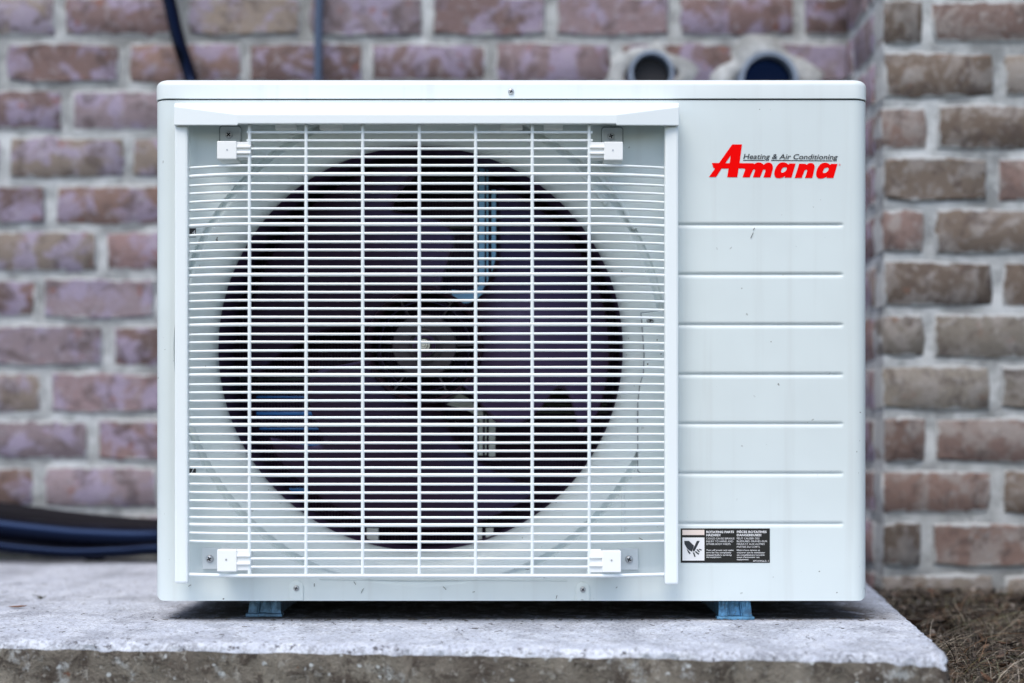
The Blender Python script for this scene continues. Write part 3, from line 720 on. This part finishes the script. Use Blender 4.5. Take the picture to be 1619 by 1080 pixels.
aa = [(580, 520), (492, 822), (345, 822), (352, 790), (310, 815), (265, 830), (215, 835), (165, 825), (133, 795), (122, 745), (127, 690), (145, 630), (175, 575), (212, 530), (255, 503), (300, 493), (345, 497), (388, 513), (425, 542), (447, 518)]
ah = [(270, 700), (272, 670), (285, 640), (305, 615), (335, 600), (365, 598), (388, 610), (393, 632), (378, 665), (350, 695), (315, 714), (285, 716)]
curve_shape('badge_letter', [B_(aa), B_(ah)], yL, M['red'], badge)
curve_shape('badge_letter', [B_([(655, 522), (780, 525), (798, 530), (808, 548), (850, 520), (895, 508), (935, 513), (968, 535), (986, 570), (985, 620), (935, 828), (780, 828), (823, 690), (826, 665), (812, 650), (792, 651), (768, 672), (710, 828), (560, 828)])], yL, M['red'], badge)
curve_shape('badge_letter', [B_(aa, 893, 8), B_(ah, 893, 8)], yL, M['red'], badge)
text_mesh('®', 1326, 1329, 262, 3, yL, M['red'], badge, 'trademark_sign')
text_mesh('Heating & Air Conditioning', 1175.2, 1324.8, 251.0, 8.3, yL - .0003, M['ink'], badge, 'slogan', shear=.22, bold=.010, base2=252.0)
m = MB(); m.poly([(P(a, b).x, P(a, b).z) for a, b in ((1175, 253.0), (1209, 253.1), (1209, 254.1), (1175, 254.0))], yL, 0)
m.poly([(P(a, b).x, P(a, b).z) for a, b in ((1219, 253.1), (1316, 253.9), (1316, 254.9), (1219, 254.1))], yL, 0); part('underline', m, M['ink'], badge)
# ---- warning sticker
kW = 9.524
Q = lambda a, b: (1060 + a / kW, 820 + b / kW)
def srect(a, b, c_, d, y, mat, name, parent):
    p, q = Q(a, b), Q(c_, d); m = MB(); m.pbox(p[0], p[1], q[0], q[1], y, y + .0003); return part(name, m, mat, parent)
sk = srect(155, 148, 1497, 665, -.0004, M['labelblack'], 'warning_sticker', ac)
srect(180, 170, 511, 247, -.0007, M['labelcream'], 'cream_band', sk); srect(181, 285, 512, 632, -.0007, M['labelwhite'], 'pictogram_field', sk)
m = MB()
for pts in ([(207, 335), (278, 335), (355, 408), (322, 497), (285, 480), (245, 445), (210, 378)], [(398, 335), (440, 335), (362, 488), (335, 494), (340, 455)], [(243, 452), (262, 470), (302, 520), (290, 537), (262, 505)],
            [(333, 505), (358, 512), (378, 572), (360, 578)], [(363, 497), (385, 490), (432, 528), (420, 545)], [(388, 466), (408, 460), (442, 498), (430, 508)], [(422, 458), (445, 455), (472, 468), (465, 480), (430, 472)]):
    m.poly([(P(*Q(a, b)).x, P(*Q(a, b)).z) for a, b in pts], -.0010, -.0006)
part('cut_hand_pictogram', m, M['ink'], sk)
for s, xa, xb, ybs, cap, bd in (('ROTATING PARTS', 540, 957, 217, 34, .03), ('HAZARD!', 540, 752, 264, 34, .03), ('COULD CAUSE SERIOUS', 540, 962, 313, 28, 0), ('INJURY TO HAND AND', 540, 945, 355, 28, 0), ('OTHER BODY PARTS.', 540, 912, 397, 28, 0),
                    ('Turn off power and make', 540, 950, 486, 24, .01), ('sure fan has completely', 540, 915, 522, 24, .01), ('stopped before servicing', 540, 920, 558, 24, .01), ('the equipment.', 540, 765, 590, 24, .01),
                    ('PIÈCES ROTATIVES', 1000, 1448, 216, 34, .03), ('DANGEREUSES!', 1000, 1368, 264, 34, .03), ('PEUT CAUSER DES', 1000, 1340, 312, 28, 0), ('BLESSURES GRAVES AUX', 1000, 1457, 354, 28, 0), ('MAINS ET AUX AUTRES', 1000, 1418, 396, 28, 0), ('PARTIES DU CORPS.', 1000, 1350, 438, 28, 0),
                    ('Mettre hors tension et', 1000, 1350, 486, 24, .01), ("s'assurer que le ventilateur", 1000, 1425, 522, 24, .01), ('est complètement immobile', 1000, 1418, 558, 24, .01), ("avant d'entretenir cet", 1000, 1340, 592, 24, .01), ('équipement.', 1000, 1178, 626, 24, .01), ('4P239563-1', 1240, 1476, 650, 26, 0)):
    a, b = Q(xa, ybs); a2, _ = Q(xb, ybs)
    text_mesh(s, a, a2, b, cap / kW, -.0007, M['labelwhite'], sk, 'sticker_text', bold=bd)

# ================================================================== LITTER, GRASS, LEAVES
def blades(m, n, region, lmin, lmax, lift, seed, wmin=.0004, wmax=.0012):
    rd = random.Random(seed)
    for _ in range(n):
        x, y = region(rd); L_ = rd.uniform(lmin, lmax); a = rd.uniform(0, 2 * math.pi); el = rd.uniform(*lift); w = rd.uniform(wmin, wmax) / 2
        z = gh(x, y) + rd.uniform(0, .012); cv = rd.gauss(0, .45); p = Vector((x, y, z)); vs_ = []; sg = 4
        for i in range(sg + 1):
            t = i / sg; aa_ = a + cv * t; ee = el * (1 - 1.3 * t)
            sd_ = Vector((-math.sin(aa_), math.cos(aa_), .35)).normalized() * w * (1 - .7 * t)
            vs_ += [p - sd_, p + sd_]; p = p + Vector((math.cos(aa_) * math.cos(ee), math.sin(aa_) * math.cos(ee), math.sin(ee))) * (L_ / sg)
        m.add(vs_, [(2 * i, 2 * i + 1, 2 * i + 3, 2 * i + 2) for i in range(sg)])
def edge_x(y):      # right edge of the slab at depth y
    t = (y - fr.y) / (bk.y - fr.y); return fr.x + (bk.x - fr.x) * max(-.3, min(1, t)) + .004
def reg_right(rd):
    y = -.42 + (rd.random() ** 1.0) * 1.02
    return edge_x(y) + abs(rd.gauss(0, .30)) + .002, y
m = MB(); blades(m, 14000, reg_right, .008, .030, (-.2, .9), 11, .0004, .0011); blades(m, 1500, reg_right, .03, .07, (0, .5), 17, .0005, .0011); blades(m, 120, reg_right, .05, .10, (.0, .35), 18, .0007, .0013)
def reg_front(rd): return rd.uniform(-1.2, .9), -.30 - abs(rd.gauss(0, .22)) if False else -.33 - abs(rd.gauss(0, .25))
blades(m, 6000, reg_front, .01, .035, (-.1, .5), 12)
def clumps(rd):
    cs = ((.46, -.20), (.52, -.12), (.60, -.24), (.66, -.02), (.50, .04), (.72, .12), (.58, .22), (.80, -.15))
    c_ = cs[rd.randrange(len(cs))]; return c_[0] + rd.gauss(0, .028), c_[1] + rd.gauss(0, .035)
blades(m, 2500, clumps, .03, .10, (.1, .9), 13, .0005, .0013)
part('dry_grass', m, M['straw'], None, kind='stuff')
def litter_mat():
    k = N('litter'); g = k.n('ShaderNodeNewGeometry'); x = k.n('ShaderNodeValToRGB'); k.l(g.outputs['Random Per Island'], x.inputs[0]); cr = x.color_ramp
    cr.elements[0].color = (.020, .016, .013, 1); cr.elements[1].color = (.34, .31, .28, 1)
    for p, q in ((.4, (.055, .042, .034)), (.6, (.11, .055, .032)), (.75, (.09, .085, .08)), (.9, (.16, .10, .065))): e = cr.elements.new(p); e.color = (*q, 1)
    k.out(x.outputs[0], .8, 0, 0, .3); return k.m
def leaf_shape(m, p, L_, w, ang, tilt, curl):
    vs_ = []; ca, sa = math.cos(ang), math.sin(ang); n = 6
    for i in range(n + 1):
        t = i / n; ww = w * math.sin(math.pi * min(1, t * .95 + .03)) ** .8; u = (t - .5) * L_
        for sgn in (-1, 0, 1):
            q = sgn * ww / 2; zz = curl * (abs(sgn) * ww * .5 + (t - .5) ** 2 * L_ * .9) + tilt * u
            vs_.append((p[0] + u * ca - q * sa, p[1] + u * sa + q * ca, p[2] + zz))
    m.add(vs_, [(3 * i + j, 3 * i + j + 1, 3 * i + j + 4, 3 * i + j + 3) for i in range(n) for j in (0, 1)])
m = MB(); rd = random.Random(5)
for _ in range(200):
    x, y = reg_right(rd); leaf_shape(m, (x, y, gh(x, y) + rd.uniform(.004, .02)), rd.uniform(.010, .030), rd.uniform(.005, .014), rd.uniform(0, 6.3), rd.uniform(-.5, .5), rd.uniform(.2, .9))
for _ in range(5200):
    x, y = reg_right(rd); z = gh(x, y) + rd.uniform(.001, .014); q = rd.uniform(.0015, .006); a = rd.uniform(0, 6.3); t_ = rd.uniform(-1.2, 1.2)
    u = Vector((math.cos(a) * math.cos(t_), math.sin(a) * math.cos(t_), math.sin(t_))) * q; w_ = Vector((-math.sin(a), math.cos(a), rd.uniform(-.6, .6))) * q * rd.uniform(.3, .8); p = Vector((x, y, z))
    m.add([p - u - w_ * .6, p + u * .6 - w_, p + u, p + w_, p - u * .7 + w_ * .5], [(0, 1, 2), (0, 2, 3), (0, 3, 4)])
part('leaf_litter', m, litter_mat(), None, 60, kind='stuff')
m = MB(); blades(m, 1, lambda r_: (0, 0), .01, .02, (0, 1), 1)
def tuft(px, py, n, hgt, seed, label):
    g0 = G(px, py, -.05); g0.y = min(g0.y, fr.y - .012) if True else g0.y; rd = random.Random(seed); m = MB()
    for _ in range(n):
        a = rd.uniform(0, 6.3); p = Vector((g0.x + rd.gauss(0, .004), g0.y + rd.gauss(0, .003) - .004, gh(g0.x, g0.y) - .002)); vs_ = []; lean = rd.uniform(.1, .5); h_ = hgt * rd.uniform(.6, 1.1)
        for i in range(5):
            t = i / 4; w = .0013 * (1 - t) + .0001; q = p + Vector((math.cos(a) * lean * t * t * h_, math.sin(a) * lean * t * t * h_, h_ * t)); vs_ += [q + Vector((-w, 0, 0)), q + Vector((w, 0, 0))]
        m.add(vs_, [(2 * i, 2 * i + 1, 2 * i + 3, 2 * i + 2) for i in range(4)])
    tag(part('grass_tuft', m, M['green'], None), label, 'grass tuft', 'green grass tufts at the foot of the slab')
tuft(625, 1090, 16, .040, 1, 'small green grass tuft at the slab front, leftmost and brightest of the three')
tuft(735, 1090, 6, .036, 2, 'sparse green grass tuft at the slab front right of the brightest tuft')
tuft(350, 1088, 5, .030, 3, 'faint green sprout against the slab front far left below the left foot')
# brown leaf, dried sprig on the slab
m = MB(); p = G(28, 962.5); leaf_shape(m, (p.x, p.y, .0015), .022, .010, .15, .04, .35)
tag(part('fallen_leaf', m, M['leaf'], None, 60), 'small brown dry leaf lying on the concrete slab at far left', 'leaf')
m = MB(); p = G(65, 948); rd = random.Random(9)
for _ in range(12):
    a = rd.uniform(0, 6.3); L_ = rd.uniform(.005, .012); e = rd.uniform(.1, 1.1)
    m.tube([p + Vector((0, 0, .001)), p + Vector((math.cos(a) * L_ * .5, math.sin(a) * L_ * .5, L_ * .5 * e + .0015)), p + Vector((math.cos(a) * L_, math.sin(a) * L_, L_ * e * .6 + .001))], .0004, 5)
tag(part('dried_sprig', m, simple('sprig', (.10, .095, .06), .8), None), 'tiny dried grey sprig behind the brown leaf on the slab', 'twig')
m = MB(); rd = random.Random(21)
for _ in range(260):
    if rd.random() < .5: q = Vector((rd.uniform(-.40, .42), rd.uniform(-.004, .03), .0006))
    else: q = Vector((rd.uniform(-.9, .45), rd.uniform(-.20, .45), .0006))
    a = rd.uniform(0, 6.3); L_ = rd.uniform(.002, .009); m.tube([q, q + Vector((math.cos(a) * L_, math.sin(a) * L_, .0006))], .00035, 4)
part('grass_clippings', m, simple('clipping', (.07, .06, .045), .8), None, kind='stuff')
# clippings stuck on the cabinet face
m = MB()
for px, py, L_, a in ((573, 934, 8, 1.1), (561, 922, 6, -1.0), (497, 925, 5, 1.5), (703, 930, 7, -.8), (749, 936, 4, .2), (862, 913, 5, .3), (880, 944, 6, 1.3), (1013, 852, 7, -.5), (300, 926, 5, .5), (1198, 865, 3, .9), (1189, 372, 10, 1.15), (1192, 362, 4, 1.0), (685, 910, 4, .2), (975, 929, 3, .7)):
    p = P(px, py, -.0006); d = Vector((math.cos(a), 0, math.sin(a))) * L_ * S0 / 2; m.tube([p - d, p + Vector((0, -.0003, .0002)), p + d], .00028, 5)
part('grass_clipping_specks', m, simple('speck', (.09, .085, .06), .8), ac, kind='stuff')
